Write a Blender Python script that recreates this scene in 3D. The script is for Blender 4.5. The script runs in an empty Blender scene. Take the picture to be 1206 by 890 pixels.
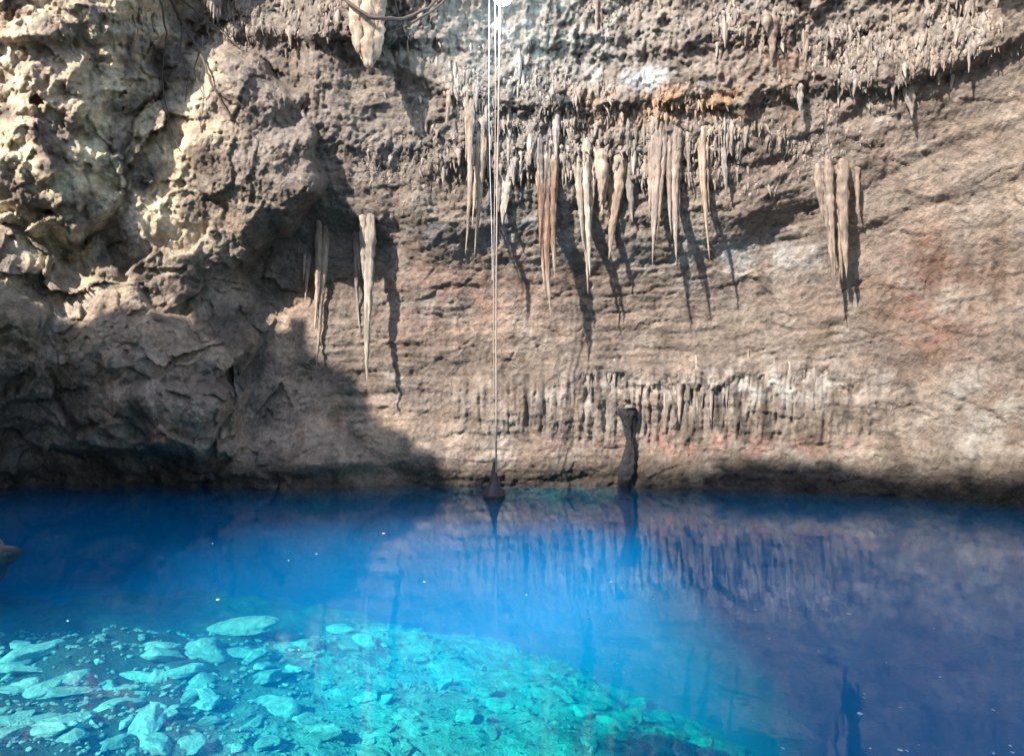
import bpy, bmesh, math, random
import numpy as np
from mathutils import Vector
from mathutils.bvhtree import BVHTree

random.seed(7)
rng = np.random.default_rng(11)
scene = bpy.context.scene

# ------------------------------------------------------------------ camera, sky, sun, exposure
CAM_H = 3.05                     # eye height over the water
FPX = 871.0                      # focal length in photo pixels (1206 wide)
CX, CY = 603.0, 445.0
cam_data = bpy.data.cameras.new("camera")
cam_data.sensor_width = 36.0
cam_data.lens = 36.0 * FPX / 1206.0
cam_data.clip_start = 0.05
cam_data.clip_end = 2000.0
cam = bpy.data.objects.new("camera", cam_data)
scene.collection.objects.link(cam)
cam.location = (0, 0, CAM_H)
cam.rotation_euler = (math.radians(90), 0, 0)
scene.camera = cam

SUN = Vector((0.88, 1.0, -1.0)).normalized()      # direction the light travels
elev = math.asin(-SUN.z)
world = bpy.data.worlds.new("World")
scene.world = world
world.use_nodes = True
wn = world.node_tree
wn.nodes.clear()
sky = wn.nodes.new("ShaderNodeTexSky")
sky.sky_type = 'NISHITA'
sky.sun_disc = False
sky.sun_elevation = elev
sky.sun_rotation = math.atan2(-SUN.x, -SUN.y)
bg = wn.nodes.new("ShaderNodeBackground")
bg.inputs['Strength'].default_value = 0.15
wo = wn.nodes.new("ShaderNodeOutputWorld")
wn.links.new(sky.outputs[0], bg.inputs[0])
wn.links.new(bg.outputs[0], wo.inputs[0])

sd = bpy.data.lights.new("sun", 'SUN')
sd.energy = 4.3
sd.angle = math.radians(1.0)
sd.color = (1.0, 0.93, 0.84)
sun = bpy.data.objects.new("sun", sd)
sun.rotation_euler = SUN.to_track_quat('-Z', 'Y').to_euler()
sun.location = (-20, -20, 30)
scene.collection.objects.link(sun)

scene.view_settings.view_transform = 'Standard'
scene.view_settings.look = 'None'
scene.view_settings.gamma = 1.0
scene.view_settings.exposure = 1.25
cy = scene.cycles
cy.use_denoising = True
cy.max_bounces = 6
cy.diffuse_bounces = 4
cy.glossy_bounces = 3
cy.transmission_bounces = 2
cy.volume_bounces = 1
cy.transparent_max_bounces = 8
cy.caustics_reflective = False
cy.caustics_refractive = False
cy.sample_clamp_indirect = 4.0

# ------------------------------------------------------------------ helpers
def tag(o, label=None, cat=None, group=None, kind=None):
    if label: o['label'] = label
    if cat: o['category'] = cat
    if group: o['group'] = group
    if kind: o['kind'] = kind
    return o

def mesh_np(name, V, F, mat=None, col=None, smooth=True):
    """V (n,3), F (m,3 or 4) -> mesh"""
    V = np.ascontiguousarray(V, dtype=np.float32)
    F = np.ascontiguousarray(F, dtype=np.int32)
    me = bpy.data.meshes.new(name)
    n, k = F.shape
    me.vertices.add(len(V)); me.vertices.foreach_set('co', V.ravel())
    me.loops.add(n * k); me.loops.foreach_set('vertex_index', F.ravel())
    me.polygons.add(n)
    me.polygons.foreach_set('loop_start', np.arange(0, n * k, k, dtype=np.int32))
    me.polygons.foreach_set('use_smooth', np.full(n, smooth))
    me.update(calc_edges=True)
    me.validate()
    if col is not None:
        a = me.color_attributes.new('Col', 'FLOAT_COLOR', 'POINT')
        c = np.ones((len(V), 4), dtype=np.float32); c[:, :3] = col
        a.data.foreach_set('color', c.ravel())
    if mat: me.materials.append(mat)
    return me

def link(name, me, parent=None, loc=None):
    o = bpy.data.objects.new(name, me)
    scene.collection.objects.link(o)
    if parent: o.parent = parent
    if loc is not None: o.location = loc
    return o

_r = np.random.default_rng(3)
_perm = _r.permutation(256).astype(np.int32); _perm = np.concatenate([_perm, _perm, _perm])
_g = _r.normal(size=(256, 3)).astype(np.float32)
_g /= np.linalg.norm(_g, axis=1, keepdims=True)
def perlin(P):
    P = np.asarray(P, dtype=np.float32)
    i = np.floor(P).astype(np.int32); f = P - i
    i &= 255
    u = f * f * f * (f * (f * 6 - 15) + 10)
    x0 = i[:, 0]; y0 = i[:, 1]; z0 = i[:, 2]
    def corner(dx, dy, dz):
        h = _perm[_perm[_perm[(x0 + dx) & 255] + ((y0 + dy) & 255)] + ((z0 + dz) & 255)]
        g = _g[h]
        return g[:, 0] * (f[:, 0] - dx) + g[:, 1] * (f[:, 1] - dy) + g[:, 2] * (f[:, 2] - dz)
    def lp(a, b, t): return a + t * (b - a)
    a = lp(corner(0, 0, 0), corner(1, 0, 0), u[:, 0]); b = lp(corner(0, 1, 0), corner(1, 1, 0), u[:, 0])
    c = lp(corner(0, 0, 1), corner(1, 0, 1), u[:, 0]); d = lp(corner(0, 1, 1), corner(1, 1, 1), u[:, 0])
    return 1.6 * lp(lp(a, b, u[:, 1]), lp(c, d, u[:, 1]), u[:, 2])
def fbm(P, s, o=4, gain=0.5, off=0.0):
    P = np.asarray(P, dtype=np.float32) * np.float32(s) + np.float32(off); r = 0; a = 1.0; t = 0
    for k in range(o):
        r = r + a * perlin(P); t += a; a *= gain; P = P * 2.07 + 13.7
    return r / t
def ridged(P, s, o=4, gain=0.5, off=0.0):
    P = np.asarray(P, dtype=np.float32) * np.float32(s) + np.float32(off); r = 0; a = 1.0; t = 0
    for k in range(o):
        r = r + a * (1 - 2.2 * np.abs(perlin(P))); t += a; a *= gain; P = P * 2.07 + 9.1
    return r / t
def facets(P, size, seed=0, slope=.5, step=.25):
    """broken angular faces: every jittered cell carries its own tilted plane"""
    P = np.asarray(P, dtype=np.float32) / np.float32(size)
    base = np.floor(P).astype(np.int64)
    best = np.full(len(P), 1e9, dtype=np.float32); out = np.zeros(len(P), dtype=np.float32)
    def hsh(c, k):
        h = (c[:, 0] * 73856093 ^ c[:, 1] * 19349663 ^ c[:, 2] * 83492791 ^ (seed * 7919 + k * 104729)) & 0xffffff
        h = (h * 1103515245 + 12345) & 0x7fffffff
        h = ((h >> 7) ^ h) * 69069 & 0x7fffffff
        return ((h >> 8) & 0xffff).astype(np.float32) / 65535.0
    for dx in (-1, 0, 1):
        for dy in (-1, 0, 1):
            for dz in (-1, 0, 1):
                c = base + np.array([dx, dy, dz])
                sx = c + np.stack([hsh(c, 1), hsh(c, 2), hsh(c, 3)], 1)
                v = (P - sx).astype(np.float32); dd = (v * v).sum(1)
                m = dd < best
                if not m.any(): continue
                cm = c[m]; g = np.stack([hsh(cm, 4), hsh(cm, 5), hsh(cm, 6)], 1) - .5
                out[m] = ((v[m] * g).sum(1) * slope * 2 + (hsh(cm, 7) - .5) * step)
                best[m] = dd[m]
    return out * size
def sst(a, b, x):
    t = np.clip((x - a) / (b - a), 0, 1); return t * t * (3 - 2 * t)
def at(px, py, Y):
    return Vector(((px - CX) / FPX * Y, Y, CAM_H - (py - CY) / FPX * Y))
def interp(x, pts):
    p = np.array(pts, dtype=float)
    return np.interp(x, p[:, 0], p[:, 1])
def gs(px, py, cx, cy_, rx, ry, p=2.0):
    return np.exp(-(np.abs((px - cx) / rx) ** p + np.abs((py - cy_) / ry) ** p))

# ------------------------------------------------------------------ materials
def N(nt, t, **kw):
    n = nt.nodes.new(t)
    for k, v in kw.items(): setattr(n, k, v)
    return n

def rock_mat(name, fine=1.0, bump=0.6, vcol=True, base=(.4, .32, .25), rough=0.85, stretch=(1, 1, 1), spec=0.25, bdist=0.05):
    m = bpy.data.materials.new(name); m.use_nodes = True
    nt = m.node_tree; nt.nodes.clear(); L = nt.links.new
    out = N(nt, 'ShaderNodeOutputMaterial'); b = N(nt, 'ShaderNodeBsdfPrincipled')
    L(b.outputs[0], out.inputs[0])
    b.inputs['Roughness'].default_value = rough
    b.inputs['Specular IOR Level'].default_value = spec
    geo = N(nt, 'ShaderNodeNewGeometry')
    mp = N(nt, 'ShaderNodeMapping'); mp.inputs['Scale'].default_value = stretch
    L(geo.outputs['Position'], mp.inputs[0])
    def noise(sc, det=6, ro=0.6, dist=0.0):
        n = N(nt, 'ShaderNodeTexNoise'); n.inputs['Scale'].default_value = sc
        n.inputs['Detail'].default_value = det; n.inputs['Roughness'].default_value = ro
        n.inputs['Distortion'].default_value = dist
        L(mp.outputs[0], n.inputs['Vector']); return n
    n1 = noise(1.7 * fine, 8, .62, .6); n2 = noise(7.5 * fine, 6, .65); n3 = noise(26 * fine, 4, .7)
    r1 = N(nt, 'ShaderNodeMapRange'); r1.inputs[1].default_value = .3; r1.inputs[2].default_value = .7
    r1.inputs[3].default_value = .62; r1.inputs[4].default_value = 1.34
    L(n1.outputs[0], r1.inputs[0])
    r2 = N(nt, 'ShaderNodeMapRange'); r2.inputs[1].default_value = .3; r2.inputs[2].default_value = .7
    r2.inputs[3].default_value = .68; r2.inputs[4].default_value = 1.3
    L(n2.outputs[0], r2.inputs[0])
    mu = N(nt, 'ShaderNodeMath', operation='MULTIPLY'); L(r1.outputs[0], mu.inputs[0]); L(r2.outputs[0], mu.inputs[1])
    hue = N(nt, 'ShaderNodeMix', data_type='RGBA'); hue.blend_type = 'MIX'
    hue.inputs[6].default_value = (1.12, .98, .84, 1); hue.inputs[7].default_value = (.9, 1.0, 1.1, 1)
    L(noise(.9 * fine, 5, .6).outputs[0], hue.inputs[0])
    mx = N(nt, 'ShaderNodeVectorMath', operation='MULTIPLY')
    if vcol:
        at_ = N(nt, 'ShaderNodeAttribute'); at_.attribute_name = 'Col'; L(at_.outputs['Color'], mx.inputs[0])
    else:
        mx.inputs[0].default_value = base
    L(hue.outputs[2], mx.inputs[1])
    sc = N(nt, 'ShaderNodeVectorMath', operation='SCALE'); L(mx.outputs[0], sc.inputs[0]); L(mu.outputs[0], sc.inputs['Scale'])
    L(sc.outputs[0], b.inputs['Base Color'])
    ad = N(nt, 'ShaderNodeMath', operation='MULTIPLY_ADD'); L(n3.outputs[0], ad.inputs[0]); ad.inputs[1].default_value = .35
    L(n2.outputs[0], ad.inputs[2])
    ad2 = N(nt, 'ShaderNodeMath', operation='ADD'); L(ad.outputs[0], ad2.inputs[0]); L(n1.outputs[0], ad2.inputs[1])
    bp = N(nt, 'ShaderNodeBump'); bp.inputs['Strength'].default_value = bump; bp.inputs['Distance'].default_value = bdist * 3
    L(ad2.outputs[0], bp.inputs['Height']); L(bp.outputs[0], b.inputs['Normal'])
    return m

M_wall = rock_mat('cave_rock', 1.0, .8)
M_left = rock_mat('crag_rock', 1.3, 1.0, bdist=.08)
M_drip = rock_mat('dripstone', 2.0, .7, stretch=(1, 1, .25), rough=.7, spec=.35, bdist=.02)
M_bed = rock_mat('bed_rock', 1.0, .7, rough=.9)
M_stone = rock_mat('sunken_stone', 1.6, .6, vcol=False, base=(.82, .81, .76), rough=.9)
_nt = M_stone.node_tree; _oi = _nt.nodes.new('ShaderNodeObjectInfo'); _cr = _nt.nodes.new('ShaderNodeValToRGB')
_cr.color_ramp.elements[0].color = (.40, .41, .39, 1); _cr.color_ramp.elements[1].color = (.68, .68, .66, 1)
_nt.links.new(_oi.outputs['Random'], _cr.inputs[0])
_nt.links.new(_cr.outputs[0], [n for n in _nt.nodes if n.type == 'VECT_MATH' and n.operation == 'MULTIPLY'][0].inputs[0])
M_dark = rock_mat('column_shade', 2.0, .7, vcol=False, base=(.04, .037, .042), rough=.6)

def flat_mat(name, col, rough=.7, emit=None, strength=0.0, var=0.25, scale=30):
    m = bpy.data.materials.new(name); m.use_nodes = True
    nt = m.node_tree; b = nt.nodes['Principled BSDF']; L = nt.links.new
    n = N(nt, 'ShaderNodeTexNoise'); n.inputs['Scale'].default_value = scale; n.inputs['Detail'].default_value = 5
    r = N(nt, 'ShaderNodeMapRange'); r.inputs[3].default_value = 1 - var; r.inputs[4].default_value = 1 + var
    L(n.outputs[0], r.inputs[0])
    s = N(nt, 'ShaderNodeVectorMath', operation='SCALE'); s.inputs[0].default_value = col; L(r.outputs[0], s.inputs['Scale'])
    L(s.outputs[0], b.inputs['Base Color'])
    b.inputs['Roughness'].default_value = rough
    if emit:
        b.inputs['Emission Color'].default_value = (*emit, 1); b.inputs['Emission Strength'].default_value = strength
    return m
M_rope = flat_mat('weathered_rope', (.36, .30, .25), .9, var=.6, scale=9)
M_cable = flat_mat('white_cable', (.8, .84, .86), .35)
M_root = flat_mat('root_bark', (.10, .075, .06), .85)
M_float = flat_mat('float_paint', (.06, .04, .05), .5)
M_fleck = flat_mat('pale_fleck', (.85, .86, .82), .5)
M_lamp = flat_mat('lamp_glass', (.8, .9, 1), .3, emit=(.86, .95, 1.0), strength=30)

M_water = bpy.data.materials.new('water'); M_water.use_nodes = True
nt = M_water.node_tree; nt.nodes.clear(); L = nt.links.new
out = N(nt, 'ShaderNodeOutputMaterial')
tr = N(nt, 'ShaderNodeBsdfTransparent'); gl = N(nt, 'ShaderNodeBsdfGlossy'); gl.inputs['Roughness'].default_value = .035
fr = N(nt, 'ShaderNodeFresnel'); # rays are not bent here, so both sides of the surface reflect like the air side
ge = N(nt, 'ShaderNodeNewGeometry'); io = N(nt, 'ShaderNodeMapRange')
io.inputs[3].default_value = 1.33; io.inputs[4].default_value = 1 / 1.33
L(ge.outputs['Backfacing'], io.inputs[0]); L(io.outputs[0], fr.inputs['IOR'])
mix = N(nt, 'ShaderNodeMixShader')
tc = N(nt, 'ShaderNodeNewGeometry')
wa = N(nt, 'ShaderNodeTexNoise'); wa.inputs['Scale'].default_value = 2.2; wa.inputs['Detail'].default_value = 4
L(tc.outputs['Position'], wa.inputs['Vector'])
bp = N(nt, 'ShaderNodeBump'); bp.inputs['Strength'].default_value = .05; bp.inputs['Distance'].default_value = .05
L(wa.outputs[0], bp.inputs['Height']); L(bp.outputs[0], gl.inputs['Normal']); 
L(fr.outputs[0], mix.inputs[0]); L(tr.outputs[0], mix.inputs[1]); L(gl.outputs[0], mix.inputs[2]); L(mix.outputs[0], out.inputs[0])
va = N(nt, 'ShaderNodeVolumeAbsorption'); va.inputs['Color'].default_value = (.0, .925, 1.0, 1); va.inputs['Density'].default_value = .6
vs = N(nt, 'ShaderNodeVolumeScatter'); vs.inputs['Color'].default_value = (.0, .36, .97, 1); vs.inputs['Density'].default_value = .122
vs.inputs['Anisotropy'].default_value = -.35
av = N(nt, 'ShaderNodeAddShader'); L(va.outputs[0], av.inputs[0]); L(vs.outputs[0], av.inputs[1]); L(av.outputs[0], out.inputs['Volume'])

# ------------------------------------------------------------------ the cave shell
LEDGE = [(-200, 200), (300, 235), (380, 268), (440, 285), (490, 308), (540, 318), (600, 316), (660, 324), (760, 324), (860, 298), (960, 248), (1010, 222), (1050, 195), (1206, 112), (1500, -10)]
PLAN = [(-180, 22), (-120, 24), (-90, 25), (-60, 29), (-45, 29), (-34.7, 25.8), (-27, 23.6), (-20, 22.7), (-14, 22.0), (-8, 21.5), (0, 21.3), (15, 21.6), (25, 21.9), (34.7, 22.3), (45, 21.5), (60, 19), (90, 15), (120, 13), (180, 22)]
FRINGES = [  # polylines in photo pixels: the surface comes forward above each
    ([(380, 60), (470, 90), (530, 120), (640, 140), (760, 128), (860, 135), (960, 118), (1060, 105), (1206, 60), (1400, 20)], .24),
    ([(-100, 60), (250, 50), (400, 55), (520, 60)], .35),
    ([(620, 60), (720, 75), (860, 60), (930, 40), (1000, 0)], .2),
]
def poly_in(px, py, poly):
    """distance inside a polygon (0 outside)"""
    d2 = np.full(px.shape, 1e12); c = np.zeros(px.shape, bool)
    for i in range(len(poly)):
        (xa, ya), (xb, yb) = poly[i - 1], poly[i]
        ex, ey = xb - xa, yb - ya
        t = np.clip(((px - xa) * ex + (py - ya) * ey) / (ex * ex + ey * ey + 1e-9), 0, 1)
        d2 = np.minimum(d2, (px - xa - t * ex) ** 2 + (py - ya - t * ey) ** 2)
        c ^= ((ya > py) != (yb > py)) & (px < (xb - xa) * (py - ya) / (yb - ya + 1e-9) + xa)
    return np.sqrt(d2) * c
LUMPS = [  # outline in photo pixels, advance in metres, rounding in pixels
 ([(-900, -900), (212, -900), (220, 30), (262, 48), (302, 56), (342, 105), (368, 150), (388, 200), (376, 240), (350, 264), (322, 274), (310, 298), (305, 330), (300, 370), (296, 420), (300, 455), (294, 505), (270, 540), (240, 566), (228, 900), (-900, 900)], 1.25, 18),
 ([(222, 62), (262, 48), (302, 56), (342, 105), (368, 150), (388, 200), (376, 240), (350, 264), (322, 274), (300, 298), (268, 292), (244, 240), (226, 190), (212, 120)], .65, 24),
 ([(-900, -900), (202, -900), (200, -20), (188, 60), (172, 130), (150, 220), (118, 275), (70, 305), (58, 350), (42, 410), (14, 470), (-900, 540)], 1.6, 45),
 ([(-60, -300), (95, -300), (112, 60), (95, 120), (110, 210), (70, 262), (20, 280), (-60, 200)], .8, 40),
 ([(-200, 240), (-40, 262), (60, 290), (150, 336), (235, 388), (283, 447), (290, 500), (262, 533), (215, 545), (150, 520), (60, 500), (20, 520), (-80, 600), (-200, 620)], 1.7, 50),
 ([(140, 470), (190, 440), (250, 445), (285, 470), (288, 510), (262, 533), (215, 545), (165, 520)], .6, 30),
 ([(215, 900), (222, 570), (262, 520), (312, 502), (362, 494), (408, 506), (432, 530), (470, 560), (480, 900)], .8, 24),
 ([(300, 900), (318, 545), (350, 520), (392, 524), (400, 550), (410, 900)], .35, 18),
]
def base_R(az, el):
    ax = np.clip(az, -0.72, 0.72)
    px = CX + FPX * np.tan(ax)
    py = CY - FPX * np.tan(el) / np.cos(ax)
    pyc = np.clip(py, -260, 900)
    pxc = np.clip(px, -250, 1450)
    R = interp(np.degrees(az), PLAN)
    Lg = interp(pxc, LEDGE)
    up = np.clip(Lg - pyc, 0, None)
    inn = (.3 * sst(0, 60, up) + 1.0 * sst(440, 560, pxc) * (1 - sst(880, 1000, pxc)) * np.clip((up + 5) / 150, 0, 1) ** 1.1 - .25 * sst(500, 600, pxc) * (1 - sst(880, 1000, pxc)) * np.clip(up / 250, 0, 1)) * sst(340, 370, pxc) + .3 * sst(0, 30, up) * sst(345, 370, pxc) * (1 - sst(440, 480, pxc)) + (.9 - .4 * sst(480, 560, pxc) * (1 - sst(930, 1050, pxc))) * (up / 250.0) * (1 - .85 * sst(380, 250, pxc)) + .3 * sst(340, 215, pyc)
    inn += .34 * sst(450, 540, pxc) * (1 - sst(840, 940, pxc)) * np.exp(-((Lg - pyc - 18) / 42) ** 2)
    for pts, amt in FRINGES:
        x0, x1 = pts[0][0], pts[-1][0]
        l = interp(pxc, pts)
        w = sst(x0 - 30, x0 + 30, pxc) * (1 - sst(x1 - 30, x1 + 30, pxc))
        inn = inn + w * amt * (sst(-2, 16, l - pyc) - 0.75 * sst(20, 80, l - pyc))
    # low ledge with the short fringe, and the shelf above the waterline
    w = sst(640, 700, pxc) * (1 - sst(980, 1060, pxc))
    inn += w * .2 * sst(-6, 12, 450 + 8 * np.sin(pxc / 40) + 5 * np.sin(pxc / 13) - pyc) * (1 - sst(6, 60, 452 - pyc))
    inn += .30 * sst(0, 60, pyc - 500) - .9 * sst(548, 566, pyc + 6 * np.sin(pxc / 55)) * sst(880, 200, pxc) * .5
    # slanting beds of the right wall
    s = (pyc - 230) + (pxc - 900) * .42
    inn += sst(880, 1000, pxc) * (.14 * sst(-10, 8, 34 + 6 * np.sin(pxc / 37) - s) + .18 * sst(-7, 9, -55 + 5 * np.sin(pxc / 29) - s) - .12 * sst(-30, -62, s + 55) + .10 * sst(-6, 8, 95 + 7 * np.sin(pxc / 45) - s))
    # recess behind the left overhang
    inn -= .35 * gs(pxc, pyc, 310, 380, 60, 120)
    m = (px < 560) & (np.abs(az) < .72)
    qx, qy = px[m], py[m]
    wx = 9 * np.sin(qy / 23) + 5 * np.sin(qy / 9 + qx / 31); wy = 8 * np.sin(qx / 19) + 4 * np.sin(qx / 8)
    lum = np.zeros(qx.shape)
    for poly, hgt, wd in LUMPS:
        lum += hgt * (1 - np.exp(-poly_in(qx + wx, qy + wy, poly) / wd)) ** .8
    lum -= 1.5 * gs(qx, qy, 115, 575, 98, 50, 6)
    inn[m] += lum
    e_ = ~m & (px < 0); inn[e_] += 3.0
    # shaft mouth over the ropes
    R = R - inn
    top = (14.3 - CAM_H) / np.maximum(np.tan(np.clip(el, .02, 1.56)), .02)
    k = 2.5
    R = -np.log(np.exp(-np.clip(R, 0, 60) * k / 2.5) + np.exp(-np.clip(top, 0, 60) * k / 2.5))
    return np.maximum(R, .02), px, py

STEP = 1.7
pxs = np.arange(-90, 1300, STEP)
az_d = np.arctan((pxs - CX) / FPX)
az = np.concatenate([np.linspace(-math.pi, az_d[0], 70)[:-1], az_d, np.linspace(az_d[-1], math.pi, 70)[1:]])
pys = np.arange(606, -90, -STEP)
el_d = np.arctan((CY - pys) / FPX)
el = np.concatenate([np.radians(np.linspace(-48, math.degrees(el_d[0]), 26))[:-1], el_d, np.radians(np.linspace(math.degrees(el_d[-1]), 89.2, 46))[1:]])
AZ, EL = np.meshgrid(az, el)
nr, nc = AZ.shape
A = AZ.ravel(); E = EL.ravel()
R, PX, PY = base_R(A, E)
dirh = np.stack([np.sin(A), np.cos(A), np.zeros_like(A)], 1)
P = dirh * R[:, None]; P[:, 2] = CAM_H + R * np.tan(E)
Lg = interp(PX, LEDGE)
ceil = sst(-20, 150, Lg - PY)                # 0 on the bedded wall, 1 on the vault
Q = P.astype(np.float32)
warp = np.stack([fbm(Q, .5, 3, off=5), fbm(Q, .5, 3, off=21), fbm(Q, .5, 3, off=47)], 1)
Qw = Q + .5 * warp
rmap = 1 - .75 * gs(PX, PY, 460, 110, 85, 55, 3) - .6 * gs(PX, PY, 470, 240, 80, 30) - .6 * gs(PX, PY, 920, 150, 90, 22) - .5 * gs(PX, PY, 780, 92, 80, 16)
ceil_c = ceil.copy(); ceil = ceil * rmap * (1 - .85 * sst(400, 260, PX))
d = .45 * fbm(Qw, .28, 3, off=2)
d += .20 * ridged(Qw, .75, 5, .58, off=8) * (.28 + .85 * ceil)
d += .10 * fbm(Q, 2.6, 5, .65, off=31) * (.45 + 1.2 * ceil)
d += .07 * ridged(Q * np.array([1, 1, .6], dtype=np.float32), 5.0, 3, .6, off=131) * ceil
Qs = Qw * np.array([1.0, 1.0, .32], dtype=np.float32)
d += .16 * ridged(Qs, 2.4, 3, .6, off=3) * ceil
Qt = Q.copy(); Qt[:, 2] -= .16 * np.clip(Q[:, 0] - 6, 0, 30) * sst(2.0, 5.0, Q[:, 2])
Qb = (Qt + .12 * warp) * np.array([.16, .16, 1.7], dtype=np.float32)   # horizontal bedding
bd = perlin(Qb * 1.3 + 4)
d += (.034 * np.tanh(3 * bd) + .024 * np.tanh(4 * perlin(Qb * 2.9 + 9)) + .014 * np.tanh(4 * perlin(Qb * 6.3 + 19))) * (1 - .5 * sst(850, 1050, PX)) * (1 - .75 * ceil) * (.4 + .6 * sst(-.2, .3, fbm(Q, .3, 2, off=88))) * (1 - .8 * sst(420, 300, PX))
cr = ridged(Qw * np.array([.6, .6, 1.0], dtype=np.float32), 1.1, 2, .5, off=71)
d -= .07 * sst(.84, .98, cr) * (1 - .5 * ceil)
d += .035 * fbm(Q, 8.0, 3, .6, off=12) + .03 * ridged(Q, 4.2, 3, .6, off=112)
lf = sst(400, 250, PX)
crg = lf * (.45 + .75 * gs(PX, PY, 60, 130, 170, 230, 4))
d += crg * (.10 - .34 * ridged(Qw * np.array([1.1, 1.1, .8], dtype=np.float32), .62, 5, .5, off=207) - .06 * ridged(Qs, 2.0, 3, .55, off=211) - .02 * ridged(Q, 6.5, 2, .6, off=243))
ml = (PX < 480) & (PX > -140) & (PY > -140) & (PY < 640)
Wf = (Q + .22 * warp + .10 * np.stack([fbm(Q, 2.2, 3, off=611), fbm(Q, 2.2, 3, off=621), fbm(Q, 2.2, 3, off=631)], 1))
fc = np.zeros(len(Q)); fc[ml] = facets(Wf[ml], 1.5, 3, .55, .32) + .8 * facets(Wf[ml], .55, 5, .6, .3)
d += lf * fc * (.60 - .38 * gs(PX, PY, 300, 180, 85, 110, 4))
mr = (PX > 330) & (PX < 1320) & (PY > -120) & (PY < 600)
fw_ = np.zeros(len(Q)); fw_[mr] = facets(Wf[mr] * np.array([.45, .45, 1.25], dtype=np.float32), .62, 9, .16, .17)
d += (1 - lf) * (1 - .5 * ceil) * fw_ * .45
rip = gs(PX, PY, 300, 180, 90, 120, 4)
d += rip * .10 * ridged(Qw * np.array([1.2, 1, .6], dtype=np.float32), 4.6, 3, .6, off=343)
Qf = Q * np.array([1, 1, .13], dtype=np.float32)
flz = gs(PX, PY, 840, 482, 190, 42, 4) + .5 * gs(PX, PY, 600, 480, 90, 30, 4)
d += flz * .30 * ridged(Qf, 3.6, 3, .65, off=401)
d += ceil * .10 * ridged(Qs * np.array([1, 1, .7], dtype=np.float32), 4.5, 3, .65, off=503)
d -= .30 * ceil
d += 2.0 * sst(12.5, 16, P[:, 2]) * fbm(Q, .2, 2, off=90)
rad = P - np.array([0, 0, CAM_H]); rad /= np.linalg.norm(rad, axis=1, keepdims=True)
dv = -dirh * .8 - rad * .2
dv[:, 2] -= .35 * ceil + .25 * lf
P = P + dv * d[:, None]
ceil = ceil_c * (1 - .6 * sst(360, 200, PX))
left = sst(420, 300, PX) * 1.0
# colours (the stone's own, with some shade and fill light painted in)
tan_ = np.array([.22, .176, .146]); grey = np.array([.215, .180, .152])
col = tan_ * (1 - ceil[:, None]) + grey * ceil[:, None]
def tint(cx, cy_, rx, ry, c, amt=1.0, ns=.9, off=0.0, p=2.0):  # stains and patches of stone colour; those at lower left also carry fill light
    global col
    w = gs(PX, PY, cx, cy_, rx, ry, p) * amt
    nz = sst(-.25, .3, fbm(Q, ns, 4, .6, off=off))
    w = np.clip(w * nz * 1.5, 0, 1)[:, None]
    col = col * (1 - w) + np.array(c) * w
n0 = fbm(Q, .45, 5, .6, off=55)[:, None]
col = col * (1 + .42 * n0)
n1 = sst(.05, .4, fbm(Q, .7, 4, .6, off=155))[:, None]
col = col * (1 - .55 * n1) + np.array([.31, .27, .23]) * .55 * n1
tint(1100, 335, 75, 70, (.185, .11, .085), .65, 1.5, 4)
tint(1095, 300, 22, 45, (.17, .09, .07), .6, 2.5, 41)
tint(1130, 320, 90, 16, (.20, .12, .09), .5, 2.0, 42)
tint(1090, 400, 40, 40, (.23, .13, .10), .5, 1.5, 5)
tint(790, 122, 120, 20, (.33, .20, .12), 1.0, 1.2, 6)
tint(900, 60, 60, 22, (.27, .17, .12), .7, 1.5, 7)
tint(540, 350, 110, 45, (.33, .225, .18), .8, 1.2, 8)
tint(765, 92, 60, 14, (.45, .45, .45), 1.0, 1.0, 9)
tint(860, 300, 90, 24, (.40, .39, .375), .9, 1.5, 10)
tint(900, 455, 120, 24, (.40, .37, .34), .9, 2, 11)
tint(700, 470, 120, 24, (.34, .30, .27), .8, 2, 111)
tint(1150, 490, 60, 50, (.38, .35, .31), .8, 1.2, 12)
tint(1000, 530, 120, 40, (.30, .27, .22), .7, 2.2, 112)
tint(600, 270, 120, 35, (.27, .26, .26), .8, 1.5, 13)
tint(560, 530, 90, 25, (.40, .34, .29), .8, 1.5, 14)
tint(850, 525, 160, 14, (.28, .17, .14), .8, 1.5, 15)
tint(650, 20, 120, 60, (.36, .33, .29), .8, 1.5, 17)
tint(1150, 230, 110, 60, (.29, .235, .19), .7, .8, 18)
tint(60, 120, 190, 220, (.74, .62, .44), 1.0, .8, 20, 4)
tint(30, 60, 70, 90, (.44, .33, .26), .7, .8, 120)
tint(60, 400, 130, 70, (.26, .22, .14), .6, .9, 21)
tint(180, 450, 170, 110, (.48, .37, .285), 1.0, .7, 22, 4)  # brown stone, its colour brightened in place of missing fill light
tint(300, 530, 190, 60, (.48, .37, .29), 1.0, .7, 23, 4)  # low rocks, also brightened in colour for want of fill light
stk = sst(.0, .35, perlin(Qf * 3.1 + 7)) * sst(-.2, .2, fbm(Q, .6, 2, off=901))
col = col * (1 - .5 * (flz * stk)[:, None]) * (1 - .22 * (stk * (1 - ceil))[:, None])  # fringe streaks paint shade between the flutes; weaker ones streak the whole wall
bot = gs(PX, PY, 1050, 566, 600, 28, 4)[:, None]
col = col * (1 - .62 * bot * (.7 + .6 * fbm(Q, 1.2, 3, off=77)[:, None]))  # stained foot of the wall, its dimmer light also put into the colour
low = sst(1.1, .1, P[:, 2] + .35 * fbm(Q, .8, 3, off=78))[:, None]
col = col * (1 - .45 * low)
col = col * (1 - .22 * sst(850, 1206, PX)[:, None] * sst(330, 520, PY)[:, None])  # wall darker towards its lower right
col = np.clip(col * 1.02, .03, .72)

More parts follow.
